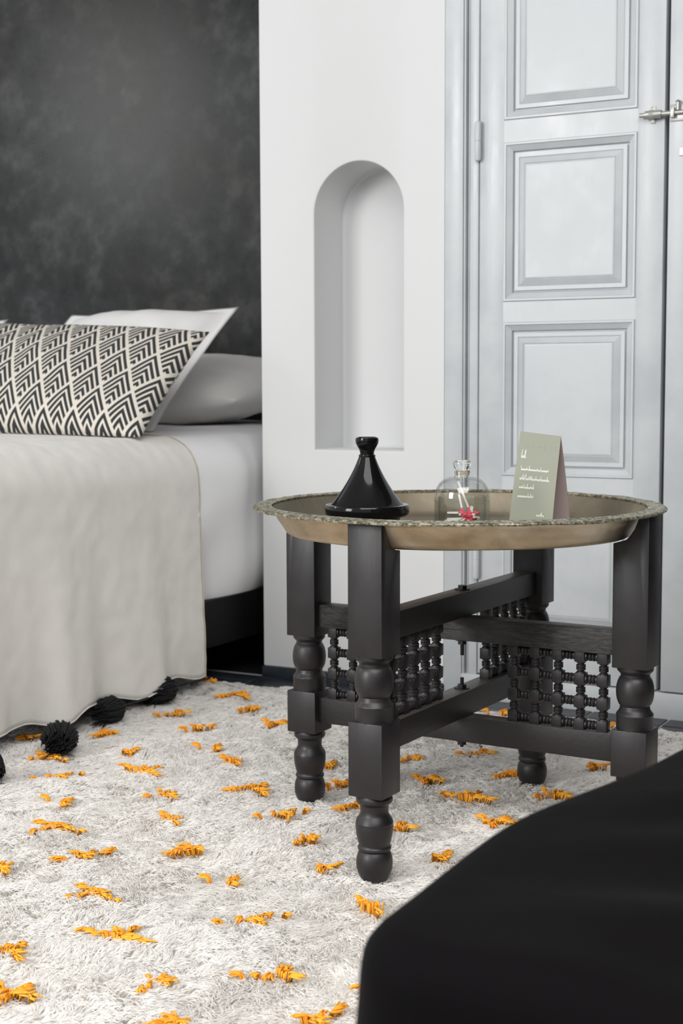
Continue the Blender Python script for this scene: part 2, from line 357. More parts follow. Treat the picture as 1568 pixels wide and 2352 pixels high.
PZ = [(0.15, 0.4665), (0.511, 0.8545), (0.8995, 1.249), (1.297, 1.645), (1.69, 2.30)]
PROF = [(0.0, 0.0), (0.002, -0.0035), (0.006, -0.0035), (0.0075, -0.001), (0.019, 0.006), (0.021, 0.013), (0.0235, 0.013), (0.0245, 0.0065), (0.033, 0.0065), (0.0345, 0.0085), (0.0355, 0.0075),
        (0.0475, 0.0015), (0.049, 0.003), (0.050, 0.0015), (0.053, 0.0010)]
def panel(x0, x1, z0, z1, vv, parent):
    V = []; F = []; rings = []
    for (ins, d) in PROF:
        a = [(x0 + ins, z0 + ins), (x1 - ins, z0 + ins), (x1 - ins, z1 - ins), (x0 + ins, z1 - ins)]
        rings.append([len(V) + k for k in range(4)]); V += [(p[0], vv + d, p[1]) for p in a]
    for a, b in zip(rings, rings[1:]):
        for k in range(4): F.append((a[k], a[(k + 1) % 4], b[(k + 1) % 4], b[k]))
    F.append(tuple(rings[-1]))
    return mk('panel', V, F, M['door'], parent)
def door_leaf(name, x0, x1, vv, stile=0.058):
    z0, z1 = 0.054, 2.36
    bm = bmesh.new(); t = 0.04
    add_box(bm, x0, x0 + stile, vv, vv + t, z0, z1, 0.0012); add_box(bm, x1 - stile, x1, vv, vv + t, z0, z1, 0.0012)
    edges = [z0] + [z for p in PZ for z in p] + [z1]
    for k in range(0, len(edges), 2): add_box(bm, x0 + stile - 0.0006, x1 - stile + 0.0006, vv + 0.0003, vv + t, edges[k], edges[k + 1])
    o = structure(from_bm(name, bm, M['door'], None, 40))
    for (a, b) in PZ: panel(x0 + stile - 0.0005, x1 - stile + 0.0005, a, b, vv, o)
    return o
d1 = door_leaf('door_1', -1.2845, -0.8665, WV)
d2 = door_leaf('door_2', -0.8555, -0.430, WV - 0.006)
for zc in (1.256, 0.317, 2.1):
    h = lathe('hinge', [(0.0, -0.045), (0.006, -0.043), (0.0078, -0.038), (0.0078, -0.001), (0.0070, 0.0), (0.0078, 0.001), (0.0078, 0.038), (0.006, 0.043), (0.0, 0.045)], M['door'], d1, 20, (-1.2855, WV - 0.009, zc))
# keeper on the left leaf, sliding bolt on the right leaf
bm = bmesh.new()
add_box(bm, -0.8960, -0.8860, WV - 0.003, WV + 0.001, 1.262, 1.297, 0.001)
add_lathe(bm, [(0.0095, -0.005), (0.0095, 0.005), (0.0065, 0.005), (0.0065, -0.005), (0.0095, -0.005)], 20, axis='x', off=(-0.891, WV - 0.012, 1.2785), cap=False)
kp = from_bm('keeper', bm, M['metal_grey'], d1, 40); tag(kp, 'small grey metal bolt keeper')
bm = bmesh.new()
add_lathe(bm, [(0.0, -0.918), (0.0045, -0.917), (0.005, -0.914), (0.005, -0.80), (0.0, -0.799)], 20, axis='x', off=(0, WV - 0.013, 1.2785))
add_lathe(bm, [(0.0, -0.905), (0.0085, -0.9045), (0.0085, -0.873), (0.0075, -0.87), (0, -0.8695)], 20, axis='x', off=(0, WV - 0.013, 1.2785))
add_box(bm, -0.853, -0.800, WV - 0.0095, WV - 0.006, 1.262, 1.296, 0.001)
for xx in (-0.846, -0.806):
    add_box(bm, xx - .004, xx + .004, WV - 0.021, WV - 0.008, 1.268, 1.289, 0.001)
add_lathe(bm, [(0.0, 0.0), (0.004, 0.0), (0.004, 0.016), (0.006, 0.018), (0.0, 0.022)], 12, axis='z', off=(-0.835, WV - 0.015, 1.283))
bo = from_bm('bolt', bm, M['metal_grey'], d2, 40); tag(bo, 'grey metal sliding bolt')
bm = bmesh.new(); add_box(bm, -0.833, -0.815, WV - 0.0085, WV - 0.006, 1.190, 1.208, 0.001); from_bm('keyhole_plate', bm, M['metal_grey'], d2)

# ================================================================== RUG
RX0, RX1, RY0, RY1 = -2.28, 0.42, 0.35, 2.955
def rug_h(x, y): return 0.006 * nz(x * 3.1, y * 3.1, 5) + 0.003 * nz(x * 9, y * 9, 1)
def rugfn(s, t):
    x = RX0 + (RX1 - RX0) * s; y = RY0 + (RY1 - RY0) * t
    return (x, y, -0.009 + rug_h(x, y) * 0.7)
rug = grid_mesh('rug', rugfn, 90, 90, M['rug_base'])
tag(rug, 'cream shaggy wool rug scattered with orange tufted cross motifs', 'rug')
NP_ = 620000
def in_view_w(x, y):   # denser near the photograph's viewpoint, thinner out at the far sides
    return 1.0
px = rng.uniform(RX0, RX1, NP_); py = rng.uniform(RY0, RY1, NP_)
def vnoise(x, y, f, seed):
    r = np.random.default_rng(seed); G = r.uniform(-1, 1, (256, 256)); X = x * f + 64; Y = y * f + 64
    i = np.floor(X).astype(int); j = np.floor(Y).astype(int); a = X - i; b = Y - j; a = a * a * (3 - 2 * a); b = b * b * (3 - 2 * b)
    i %= 255; j %= 255
    return (G[i, j] * (1 - a) + G[i + 1, j] * a) * (1 - b) + (G[i, j + 1] * (1 - a) + G[i + 1, j + 1] * a) * b
# strands are gathered in locks: each strand bends the way of its lock
lock = 0.016
li = np.floor(px / lock + 0.6 * vnoise(px, py, 40, 3)); lj = np.floor(py / lock + 0.6 * vnoise(px, py, 40, 4))
hsh = (np.abs(np.sin(li * 12.9898 + lj * 78.233) * 43758.5453)) % 1.0; hs2 = (np.abs(np.sin(li * 39.346 + lj * 11.135) * 24634.634)) % 1.0
ang = 1.8 * vnoise(px, py, 6, 11) + 1.5 * vnoise(px, py, 26, 12) + (hsh - 0.5) * 1.1 + rng.normal(0, 0.22, NP_) - 0.5
lean = 0.72 + 0.25 * vnoise(px, py, 12, 14) + 0.22 * (hs2 - 0.5); lean = np.clip(lean + rng.normal(0, .1, NP_), 0.05, 1.0)
Ls = 0.024 + 0.008 * vnoise(px, py, 9, 15) + rng.uniform(-.004, .006, NP_)
K = 5
tt = np.linspace(0, 1, K)
z0 = -0.010 + 0.0045 * vnoise(px, py, 6, 16)
lift = 0.013 + 0.005 * vnoise(px, py, 14, 17) + 0.0025 * vnoise(px, py, 45, 18) + 0.0015 * (hsh - .5)
lift *= 0.55 + 0.45 * np.clip(np.minimum(RY1 - py, px - RX0) / 0.06, 0, 1)
dirx, diry = np.cos(ang), np.sin(ang)
pos = np.zeros((NP_, K, 3))
curl = rng.normal(0, 0.25, NP_)
for k, t in enumerate(tt):
    hor = Ls * lean * (t ** 1.25)
    wob = 0.0022 * np.sin(t * 5 + hsh * 9 + rng.uniform(0, .8, NP_))
    pos[:, k, 0] = px + dirx * hor - diry * (wob + curl * hor * .5 * t)
    pos[:, k, 1] = py + diry * hor + dirx * (wob + curl * hor * .5 * t)
    pos[:, k, 2] = z0 + lift * (1.35 - 0.55 * lean) * np.sin(min(1.0, t * 1.0) * (1.35 + 0.65 * 1.0)) / 0.97 + 0.001 * (t > 0.9) * rng.normal(0, 1, NP_)
hc = bpy.data.hair_curves.new('pile'); hc.add_curves([K] * NP_)
hc.points.foreach_set('position', pos.reshape(-1).astype(np.float32))
rad = np.tile(np.array([0.0007, 0.00075, 0.0007, 0.00055, 0.0002]), (NP_, 1)) * rng.uniform(0.75, 1.25, (NP_, 1))
ra = hc.attributes.get('radius') or hc.attributes.new('radius', 'FLOAT', 'POINT'); ra.data.foreach_set('value', rad.reshape(-1).astype(np.float32))
sh = hc.attributes.new('shade', 'FLOAT', 'CURVE'); sh.data.foreach_set('value', np.clip(0.55 + 0.16 * (hs2 - .5) + 0.22 * vnoise(px, py, 14, 21) + rng.normal(0, .12, NP_), 0, 1).astype(np.float32))
hc.materials.append(M['rug'])
pile = bpy.data.objects.new('pile', hc); COL.objects.link(pile); pile.parent = rug; pile['kind'] = 'stuff'
# orange motifs
CAMP = Vector((0, 0, 0.72))
def atz(x, y, z):
    d = Fv + Rv * ((x - 784) / 3349.4) - Uv * ((y - 1176) / 3349.4); return CAMP + d * ((z - 0.72) / d.z)
def motif_mesh(seed):
    r = np.random.default_rng(seed); L = []; Rr = []
    def lock(bx, by, d, le, cnt, spread):
        for k in range(cnt):
            x0, y0 = bx + r.normal(0, spread), by + r.normal(0, spread); dd = d + r.normal(0, .22); l2 = le * r.uniform(.7, 1.1); h = r.uniform(.004, .0085)
            pts = [(x0, y0, -.006)]
            for q in (.2, .5, .8, 1.0): pts.append((x0 + math.cos(dd + .3 * q) * l2 * q, y0 + math.sin(dd + .3 * q) * l2 * q, h * (1.0 if q < .9 else .75)))
            L.append(pts); Rr.append([.0011, .0014, .0014, .0012, .0006])
    base = r.normal(0, .2)
    for deg in (42, 138, 222, 318):
        if r.random() < 0.18: continue
        a = math.radians(deg) + base + r.normal(0, .15); n = r.integers(1, 4); d0 = r.uniform(.006, .013)
        for k in range(n):
            q = d0 + k * r.uniform(.011, .016)
            if r.random() < .15: continue
            lock(math.cos(a) * q, math.sin(a) * q, a + r.normal(0, .5), r.uniform(.010, .019), r.integers(6, 11), .0020)
    lock(r.normal(0, .003), r.normal(0, .003), r.uniform(0, 6.28), r.uniform(.010, .015), 20, .0042)
    V, F = tubes_mesh(np.array(L), np.array(Rr), 5)
    me = bpy.data.meshes.new('orange_motif'); me.from_pydata([tuple(p) for p in V], [], F); me.update(); me.materials.append(M['orange'])
    me.polygons.foreach_set('use_smooth', [True] * len(me.polygons))
    return me
mm_ = [motif_mesh(s) for s in range(40, 54)]
MP = [(480,1565),(540,1598),(575,1630),(410,1637),(635,1663),(452,1672),(255,1683),(65,1695),(290,1727),(487,1720),(118,1738),(535,1752),(130,1783),(325,1770),(380,1825),(580,1810),(945,1743),(1110,1728),(985,1790),(782,1800),(1190,1780),(1370,1762),(748,1758),(135,1845),(135,1902),(395,1885),(645,1868),(1075,1832),(1275,1826),(820,1848),(705,1928),(922,1897),(1145,1887),(190,1970),(445,1952),(750,1997),(1003,1972),(520,2028),(225,2053),(855,2090),(575,2112),(265,2148),(-5,1995),(20,2178),(360,2258),(650,2235),(35,2282),(720,2345),(410,2350),(375,1608),(1390,1668),(1148,1638),
      (-120,2100),(-140,1900),(-160,2270),(900,2300),(1060,2130),(1250,2010),(1430,1930),(1500,1800),(180,2440),(600,2480)]
MW = [tuple(atz(x, y, 0.006))[:2] for x, y in MP]
tries = random.Random(3)
for _ in range(900):          # the pattern goes on over the rest of the rug
    q = (tries.uniform(RX0 + .06, RX1 - .06), tries.uniform(RY0 + .06, RY1 - .06))
    d = q[0] * Fv.x + q[1] * Fv.y; sx_ = (q[0] * Rv.x + q[1] * Rv.y) / max(d, .1) * 3349 + 784; sy_ = (0.72 / max(d, .1) + Fv.z) * 3349 + 1176
    if -60 < sx_ < 1600 and sy_ < 2420 and d > .1: continue
    if min((q[0] - a) ** 2 + (q[1] - b) ** 2 for a, b in MW) > 0.155 ** 2: MW.append(q)
for i, (x, y) in enumerate(MW):
    p = Vector((x, y, 0)); o = bpy.data.objects.new('orange_motif', mm_[i % 14]); COL.objects.link(o); o.parent = rug; o['kind'] = 'stuff'
    o.location = (p.x, p.y, 0.004 + 0.004 * nz(p.x * 3.1, p.y * 3.1, 5)); o.rotation_euler = (0, 0, 0.45 + random.uniform(-.25, .25)); s = random.uniform(.85, 1.12); o.scale = (s * 1.08, s, 1)

# ================================================================== BED
BX0, BX1, BY0, BY1, BT = -3.75, -1.90, 2.00, 4.10, 0.59
bf = tag(empty('bed', ((BX0 + BX1) / 2, (BY0 + BY1) / 2, 0)), 'black wooden bed frame showing under the white sheet beside the pier', 'bed')
def child_at(o, p): o.parent = p; o.matrix_parent_inverse = Matrix.Translation(-Vector(p.location)); return o
for (a, b, c, d) in ((BX1 - 0.045, BX1 - 0.012, BY0 + .03, BY1 - .01), (BX0 + 0.02, BX0 + 0.05, BY0 + .03, BY1 - .01), (BX0 + .05, BX1 - .045, BY0 + .03, BY0 + .06), (BX0 + .05, BX1 - .045, BY1 - .04, BY1 - .01)):
    child_at(box('rail', a, b, c, d, 0.086, 0.200, M['frame_black'], None, 0.002), bf)
child_at(box('slat_base', BX0 + .05, BX1 - .045, BY0 + .06, BY1 - .04, 0.17, 0.185, M['frame_black']), bf)
for (x, y) in ((BX1 - .10, BY0 + .08), (BX1 - .10, BY1 - .10), (BX0 + .10, BY0 + .08), (BX0 + .10, BY1 - .10)):
    child_at(box('leg', x - .03, x + .03, y - .03, y + .03, -0.010, 0.17, M['frame_black'], None, 0.002), bf)
tag(box('mattress', BX0 + .03, BX1 - .03, BY0 + .04, BY1 - .02, 0.202, BT - 0.02, M['sheet'], None, 0.04), 'thick mattress wrapped in the white sheet on the black frame', 'mattress')
RAD = 0.095
def section(s, rad=RAD, drop=0.40, extra=0.0):
    """bed cross-section: from the bed middle over the edge and down; s in metres from the start of the curve. returns (x, z, nx, nz_)"""
    top_end = BX1 - rad
    flat = 1.1
    if s < flat: return (top_end - (flat - s), BT + 0.006 * math.sin((flat - s) * 3), 0, 1)
    q = s - flat; arc = rad * math.pi / 2
    if q < arc:
        a = q / rad; return (top_end + rad * math.sin(a), BT - rad + rad * math.cos(a), math.sin(a), math.cos(a))
    q -= arc
    return (BX1, BT - rad - q, 1, 0)
ARC = RAD * math.pi / 2
def sheetfn(s, t):
    y = BY0 + (BY1 - BY0) * t
    S = s * (1.1 + ARC + 0.312)
    x, z, a, b = section(S)
    side = sst(1.1 + ARC * .5, 1.1 + ARC + .1, S)
    dd = max(0, S - 1.1 - ARC) / 0.312
    hd = sst(2.9, 3.5, y)
    wr = (0.010 + .012 * hd) * nz(y * 2.4 - z * 3.0, z * 1.4, 3) + (0.007 + .006 * hd) * math.sin((y * 1.0 + (0.59 - z) * 1.1) * 17 + 2 * nz(y * 3, z * 3)) * (0.3 + dd) * side
    off = 0.004 + side * wr + 0.004 * nz(x * 6, y * 6, 9)
    off -= 0.045 * dd ** 3
    z2 = z + (0.03 * nz(y * 3.0, 0, 2) * dd if side > 0 else 0)
    return (x + a * off, y, z2 + b * off)
sh_ = grid_mesh('bed_sheet', sheetfn, 110, 130, M['sheet'], closed_thick=0.003); tag(sh_, 'smooth white fitted sheet stretched over the mattress', 'bed sheet')
# rest of the sheet over the far half of the mattress
def sheetfn2(s, t):
    y = BY0 + (BY1 - BY0) * t; x0 = BX1 - RAD - 1.1
    S = s * 0.95
    if S < 0.65: return (x0 - S, y, BT + 0.004 + 0.006 * math.sin((1.1 + S) * 3) * (1 - S / .65))
    return (BX0, y, BT - (S - 0.65))
o = grid_mesh('sheet_far_half', sheetfn2, 30, 20, M['sheet'], closed_thick=0.003); o.parent = sh_
# cream throw
TY0, TY1 = 1.93, 2.845
TW = [2.02, 2.298, 2.577, 2.822]
def hem_z(y):
    d = min(abs(y - q) for q in TW); return 0.030 + 0.020 * sst(0.0, 0.10, d)
def throwfn(s, t):
    y = TY0 + (TY1 - TY0) * t
    tot = 1.1 + ARC + 0.528 - 0.03
    S = s * (1.1 + ARC + (BT - RAD - hem_z(y)))
    x, z, a, b = section(S)
    dd = min(1, max(0, (S - 1.1 - ARC) / 0.5))
    f = 0.5 + 0.5 * math.sin((y - 2.84) * 2 * math.pi / 0.245 + 1.2 + 0.9 * nz(y * 2, z * 2.2, 4) + 0.5 * (1 - dd))
    f2 = 0.5 + 0.5 * math.sin((y - 2.84) * 2 * math.pi / 0.11 + 2.0 * nz(y * 4, z * 2, 8))
    out = 0.008 + dd ** 1.1 * (0.030 * f + 0.006 * f2) * (1 - .7 * t ** 8) + 0.005 * nz(y * 5, z * 4, 7) * (0.3 + dd)
    out += 0.0018 * nz(x * 30, y * 30, z * 30)
    yy = y + 0.006 * dd * math.sin(y * 20) + 0.004 * dd * t ** 6
    return (x + a * out, yy, z + b * out)
th = grid_mesh('throw', throwfn, 150, 150, M['throw'], closed_thick=0.003); tag(th, 'cream woven throw hanging over the bed side to the rug', 'throw')
# seam line on the right edge of the throw
L = np.array([[Vector(throwfn(s, 1.0)) + Vector((0.0012, -0.002, 0.0012)) for s in np.linspace(0.3, 1, 60)]]); V, F = tubes_mesh(L, np.full((1, 60), 0.0013), 6)
mk('hem', V, F, M['hem'], th, 60)
L = np.array([[Vector(throwfn(1.0, t)) + Vector((0.0005, 0, 0.0003)) for t in np.linspace(0, 1, 120)]]); V, F = tubes_mesh(L, np.full((1, 120), 0.0014), 6)
mk('hem', V, F, M['throw'], th, 60)
def tassel(c, att, seed, size=0.034):
    r = np.random.default_rng(seed); L = []; Rr = []
    c = np.array(c); att = np.array(att)
    ax = c - att; ax[2] *= .3; ax = ax / np.linalg.norm(ax)
    side = np.cross(ax, (0, 0, 1)); side /= np.linalg.norm(side); up = np.cross(side, ax)
    start = c - ax * size * 1.1
    for k in range(420):
        a = r.uniform(0, 2 * math.pi); rr_ = size * math.sqrt(r.uniform(.05, 1)); le = size * r.uniform(1.7, 2.5)
        pts = []
        for q in (0, .25, .5, .75, 1):
            rad_ = rr_ * (math.sin(min(1, q * 1.6 + .12) * math.pi / 2)) * (1 - .30 * q ** 3)
            p = start + ax * le * q + side * rad_ * math.cos(a + .3 * q) * 1.05 + up * rad_ * math.sin(a + .3 * q) * .95
            if q == 1: p = p + r.normal(0, .0022, 3)
            p[2] = max(p[2], 0.004)
            pts.append(p)
        L.append(pts); Rr.append([.001, .0018, .0018, .0016, .0008])
    for k in range(10):
        a = r.uniform(-.8, .8); p0 = start + ax * size * 2.0 + side * size * .6 * math.sin(a); e = p0 + ax * r.uniform(.01, .028) + side * a * .02
        p0[2] = .012; e[2] = r.uniform(.004, .014); L.append([p0 + (e - p0) * q for q in (0, .25, .5, .75, 1)]); Rr.append([.0015, .0014, .0012, .001, .0006])
    cord = [att + (start + ax * .008 - att) * q for q in (0, .25, .5, .75, 1)]; L.append(cord); Rr.append([.003] * 5)
    V, F = tubes_mesh(np.array(L), np.array(Rr), 4)
    o = mk('tassel', V, F, M['black_wool'], th, 80)
    bm = bmesh.new(); bmesh.ops.create_icosphere(bm, subdivisions=2, radius=size * .8, matrix=Matrix.Translation(Vector(c)))
    from_bm('core', bm, M['black_wool'], o, 60)
    tag(o, 'black wool tassel')
TC = [(137, 1697), (254, 1632), (370, 1586), (-40, 1762)]
for i, ((x, y), ty) in enumerate(zip(TC, (TW[1], TW[2], TW[3], TW[0]))):
    p = atz(x, y, 0.032); tassel((p.x, p.y, 0.034), (BX1 + .045, ty, .034), 60 + i, 0.037 if i != 1 else .032)

# pillows
def pillow(name, c00, c10, c11, c01, thick, m, parent=None, flange=0.0, pinch=0.04, nseed=0, uvf=None, n=44, wr=0.004):
    """corners: bottom-left, bottom-right, top-right, top-left (seen from the camera)"""
    c00, c10, c11, c01 = map(Vector, (c00, c10, c11, c01))
    nrm = (c10 - c00).cross(c01 - c00).normalized()
    cen = (c00 + c10 + c11 + c01) / 4
    verts = []; uvs = []
    def pt(s, t, sgn):
        a, b = 2 * s - 1, 2 * t - 1
        s2 = .5 + (a * (1 - pinch * (1 - b * b) * abs(a))) / 2; t2 = .5 + (b * (1 - pinch * (1 - a * a) * abs(b))) / 2
        p = (c00 * (1 - s2) + c10 * s2) * (1 - t2) + (c01 * (1 - s2) + c11 * s2) * t2
        k = 1 / (1 - flange); aa, b_ = min(1, abs(a) * k), min(1, abs(b) * k)
        h = max(0, (1 - aa ** 2.6)) ** .55 * max(0, (1 - b_ ** 2.6)) ** .55
        h = h * thick / 2 * (1 + .16 * nz(s * 3 + nseed, t * 3, sgn)) + wr * nz(s * 9 + nseed, t * 7, sgn * 3) * max(0, min(1, 5 * (1 - flange - max(abs(a), abs(b)))))
        edge = 1 if max(abs(a), abs(b)) < .999 else 0
        if edge: h = max(h, 0.0015)
        q = p + nrm * h * sgn + nrm * (0.006 * nz(s * 4, t * 4, nseed + 2) if flange else 0)
        q.z = max(q.z, BT + 0.010)
        return q
    F = []
    for sgn in (1, -1):
        base = len(verts)
        for j in range(n + 1):
            for i in range(n + 1): verts.append(pt(i / n, j / n, sgn)); uvs.append((i / n, j / n))
        for j in range(n):
            for i in range(n):
                q = (base + j * (n + 1) + i, base + j * (n + 1) + i + 1, base + (j + 1) * (n + 1) + i + 1, base + (j + 1) * (n + 1) + i)
                F.append(q if sgn > 0 else q[::-1])
    o = mk(name, verts, F, m, parent, 75)
    ul = o.data.uv_layers.new(name='UVMap')
    for l in o.data.loops:
        s, t = uvs[l.vertex_index]; ul.data[l.index].uv = uvf(s, t) if uvf else (s, t)
    bm = bmesh.new(); bm.from_mesh(o.data); bmesh.ops.remove_doubles(bm, verts=bm.verts, dist=1e-5); bmesh.ops.recalc_face_normals(bm, faces=bm.faces); bm.to_mesh(o.data); bm.free()
    return o
# stone-coloured pillow lying flat against the wall
gp = pillow('pillow', (-2.95, 3.46, .675), (-2.17, 3.44, .67), (-2.13, 4.02, .735), (-2.95, 4.04, .74), .20, M['pillow_grey'], None, 0, .05, 5, wr=.007)
tag(gp, 'stone grey pillow lying flat by the white pier', 'pillow', 'pillows against the dark wall')
wp = pillow('pillow', (-2.76, 3.03, .60), (-2.150, 3.02, .595), (-2.157, 3.452, .932), (-2.745, 3.46, .925), .17, M['pillow_white'], None, 0.10, .05, 9, wr=.005)
tag(wp, 'white oxford pillow with a wide flange, right one of the pair behind the patterned cushion', 'pillow', 'pillows against the dark wall')
wp2 = pillow('pillow', (-3.65, 3.03, .60), (-3.03, 3.02, .598), (-2.985, 3.46, .917), (-3.63, 3.46, .93), .17, M['pillow_white'], None, 0.10, .05, 19, wr=.005)
tag(wp2, 'white pillow at the left picture edge, only its top corner showing', 'pillow', 'pillows against the dark wall')
NCOL = 0.087 / 2; NROW = 0.072
Wd, Hd = 1.02, 0.40
lum = pillow('cushion', (-2.96, 2.70, .607), (-1.945, 2.69, .600), (-1.950, 2.985, .845), (-2.96, 3.01, .885), .15, M['chevron'], None, 0, .025, 3,
             uvf=lambda s, t: (s * Wd / NCOL, (1 - t) * Hd / NROW + 0.2), n=60)
tag(lum, 'long lumbar cushion printed with black and cream nested chevrons', 'cushion')

# ================================================================== TABLE STAND
S2 = 0.0278; RL = 0.290
tb = tag(empty('folding_table_stand', (-0.922, 2.141, 0), -0.0432), 'black carved wooden folding stand with four turned legs under the brass tray', 'table')
FOOT = [(0.0, 0.0), (0.019, 0.0), (0.0235, 0.008), (0.0262, 0.016), (0.0268, 0.0256), (0.0262, 0.032), (0.0245, 0.0385), (0.022, 0.0424), (0.0232, 0.0436), (0.0246, 0.0455), (0.0246, 0.0485), (0.0232, 0.0505), (0.0228, 0.0528),
        (0.0245, 0.0575), (0.0264, 0.066), (0.0274, 0.0745), (0.0276, 0.0815), (0.0272, 0.0835), (0.0276, 0.0845), (0.0262, 0.0895), (0.0225, 0.0945), (0.0206, 0.099), (0.0206, 0.105), (0.0215, 0.111), (0.0245, 0.1135), (0.0268, 0.1165), (0.0268, 0.121), (0.025, 0.1235), (0.024, 0.128)]
BALL = [(0.0278, -0.001), (0.0278, 0.021), (0.0282, 0.0222), (0.0276, 0.0238), (0.0245, 0.0275), (0.0228, 0.031), (0.0226, 0.0342), (0.0222, 0.0352), (0.0248, 0.0385), (0.0272, 0.0445), (0.0284, 0.052), (0.0287, 0.0585), (0.0280, 0.0665), (0.0262, 0.0735), (0.0236, 0.0790),
        (0.0220, 0.0802), (0.0220, 0.0842), (0.0245, 0.0870), (0.0272, 0.0900), (0.0276, 0.0960)]
def leg_bm(zb0, zb1, zu):
    """leg built with the inner side facing -x, centred on x=0"""
    bm = bmesh.new()
    sc = zb0 / 0.126
    add_lathe(bm, [(r, z * sc) for r, z in FOOT], 36)
    add_box(bm, -S2, S2, -S2, S2, zb0, zb1, 0.0012)
    add_lathe(bm, [(r, zb1 + z * (zu - zb1) / 0.0954) for r, z in BALL], 36)
    # upper block with the cradle cut for the tray
    prof = [(-S2, zu), (-S2, 0.4805), (-0.016, 0.4815), (-0.008, 0.486), (-0.001, 0.494), (0.005, 0.503), (0.009, 0.513), (0.012, 0.5215), (S2, 0.5215), (S2, zu)]
    f = bm.faces.new([bm.verts.new((x, -S2, z)) for x, z in prof]); r_ = bmesh.ops.extrude_face_region(bm, geom=[f])
    bmesh.ops.translate(bm, verts=[x for x in r_['geom'] if isinstance(x, bmesh.types.BMVert)], vec=(0, 2 * S2, 0))
    es = [e for e in bm.edges if all(v.co.z >= zu - 1e-5 and abs(abs(v.co.y) - S2) < 1e-6 for v in e.verts)]
    bmesh.ops.bevel(bm, geom=es, offset=0.0012, segments=2, profile=.5, affect='EDGES')
    return bm
LEVEL = {'fb': (0.126, 0.2348, 0.3302), 'lr': (0.1256, 0.1971, 0.2921)}
for axis, degs in (('fb', (-90, 90)), ('lr', (180, 0))):
    for dg in degs:
        o = from_bm('leg', leg_bm(*LEVEL[axis]), M['wood'], tb, 33)
        a = math.radians(dg); o.location = (RL * math.cos(a), RL * math.sin(a), 0); o.rotation_euler = (0, 0, a)
RI = RL - S2 + 0.002
def rail(axis, z0, z1, m, name='rail', wd=0.030):
    bm = bmesh.new(); h = wd / 2
    if axis == 'fb': add_box(bm, -h, h, -RI, RI, z0, z1, 0.0012)
    else: add_box(bm, -RI, RI, -h, h, z0, z1, 0.0012)
    return from_bm(name, bm, m, tb, 40)
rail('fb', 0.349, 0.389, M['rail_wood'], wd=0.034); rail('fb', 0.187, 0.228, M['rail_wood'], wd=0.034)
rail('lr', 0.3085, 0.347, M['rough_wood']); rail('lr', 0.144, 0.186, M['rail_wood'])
# turned lattice (posts with cube nodes, short beaded links)
ND, PITCH = 0.0090, 0.0355
def post_bm(h):
    bm = bmesh.new(); z0 = (h - 3 * PITCH) / 2
    for k in range(4):
        zc = z0 + k * PITCH; a0, a1 = max(-.001, zc - ND), min(h + .001, zc + ND)
        add_box(bm, -.0082, .0082, -.0082, .0082, a0, a1, 0.0006)
        if k < 3:
            g0 = zc + ND - .0005; ln_ = PITCH - 2 * ND + .001
            add_lathe(bm, [(r, g0 + q * ln_) for r, q in ((.0078, 0), (.0072, .12), (.0052, .16), (.0052, .24), (.0074, .28), (.0074, .48), (.0056, .50), (.0074, .52), (.0074, .72), (.0052, .76), (.0052, .84), (.0072, .88), (.0078, 1))], 12, cap=False)
    return bm
def link_bm():
    bm = bmesh.new(); l = 0.037 - 0.0164 + .001
    add_lathe(bm, [(r, -l / 2 + q * l) for r, q in ((.0062, 0), (.0074, .06), (.0074, .16), (.0048, .22), (.0066, .27), (.0076, .35), (.0070, .45), (.0050, .5), (.0070, .55), (.0076, .65), (.0066, .73), (.0048, .78), (.0074, .84), (.0074, .94), (.0062, 1))], 12, axis='x')
    return bm
lk = from_bm('lattice_link', link_bm(), M['wood'], tb, 40); first_link = True
for axis, zlo, zhi in (('fb', 0.228, 0.349), ('lr', 0.186, 0.3085)):
    h = zhi - zlo; pm = from_bm('lattice_post', post_bm(h), M['wood'], tb, 40); firstp = True
    for sgn in (-1, 1):
        for k in range(5):
            r = sgn * (0.240 - 0.037 * k)
            if firstp: o = pm; firstp = False
            else: o = pm.copy(); COL.objects.link(o)
            o.parent = tb; o.location = (0, r, zlo) if axis == 'fb' else (r, 0, zlo)
            if k < 4:
                for j in range(4):
                    if first_link: q = lk; first_link = False
                    else: q = lk.copy(); COL.objects.link(q)
                    q.parent = tb; zc = zlo + (h - 3 * PITCH) / 2 + j * PITCH; rm = r - sgn * 0.0185
                    q.location = (0, rm, zc) if axis == 'fb' else (rm, 0, zc); q.rotation_euler = (0, 0, math.pi / 2 if axis == 'fb' else 0)
# pivot bolts
for (zt, zb) in ((0.389, 0.3085), (0.228, 0.144)):
    bm = bmesh.new()
    up_, dn = (0.004, 0.026) if zt > .3 else (0.018, 0.012)
    add_lathe(bm, [(0.0, zb - dn), (0.003, zb - dn), (0.003, zt + up_), (0.0, zt + up_)], 12)
    add_lathe(bm, [(0.0, zt), (0.0078, zt), (0.0078, zt + .007), (0.0, zt + .007)], 6)
    add_lathe(bm, [(0.0, zb - .008), (0.0078, zb - .008), (0.0078, zb), (0.0, zb)], 6)
    add_lathe(bm, [(0.0, zt - .0005), (0.0125, zt - .0005), (0.0125, zt + .0016), (0.0, zt + .0016)], 20)
    add_lathe(bm, [(0.0, zb + .0005), (0.0115, zb + .0005), (0.0115, zb - .0016), (0.0, zb - .0016)], 20)
    o = from_bm('pivot_bolt', bm, M['iron'], tb, 30); tag(o, 'iron pivot bolt and nut')

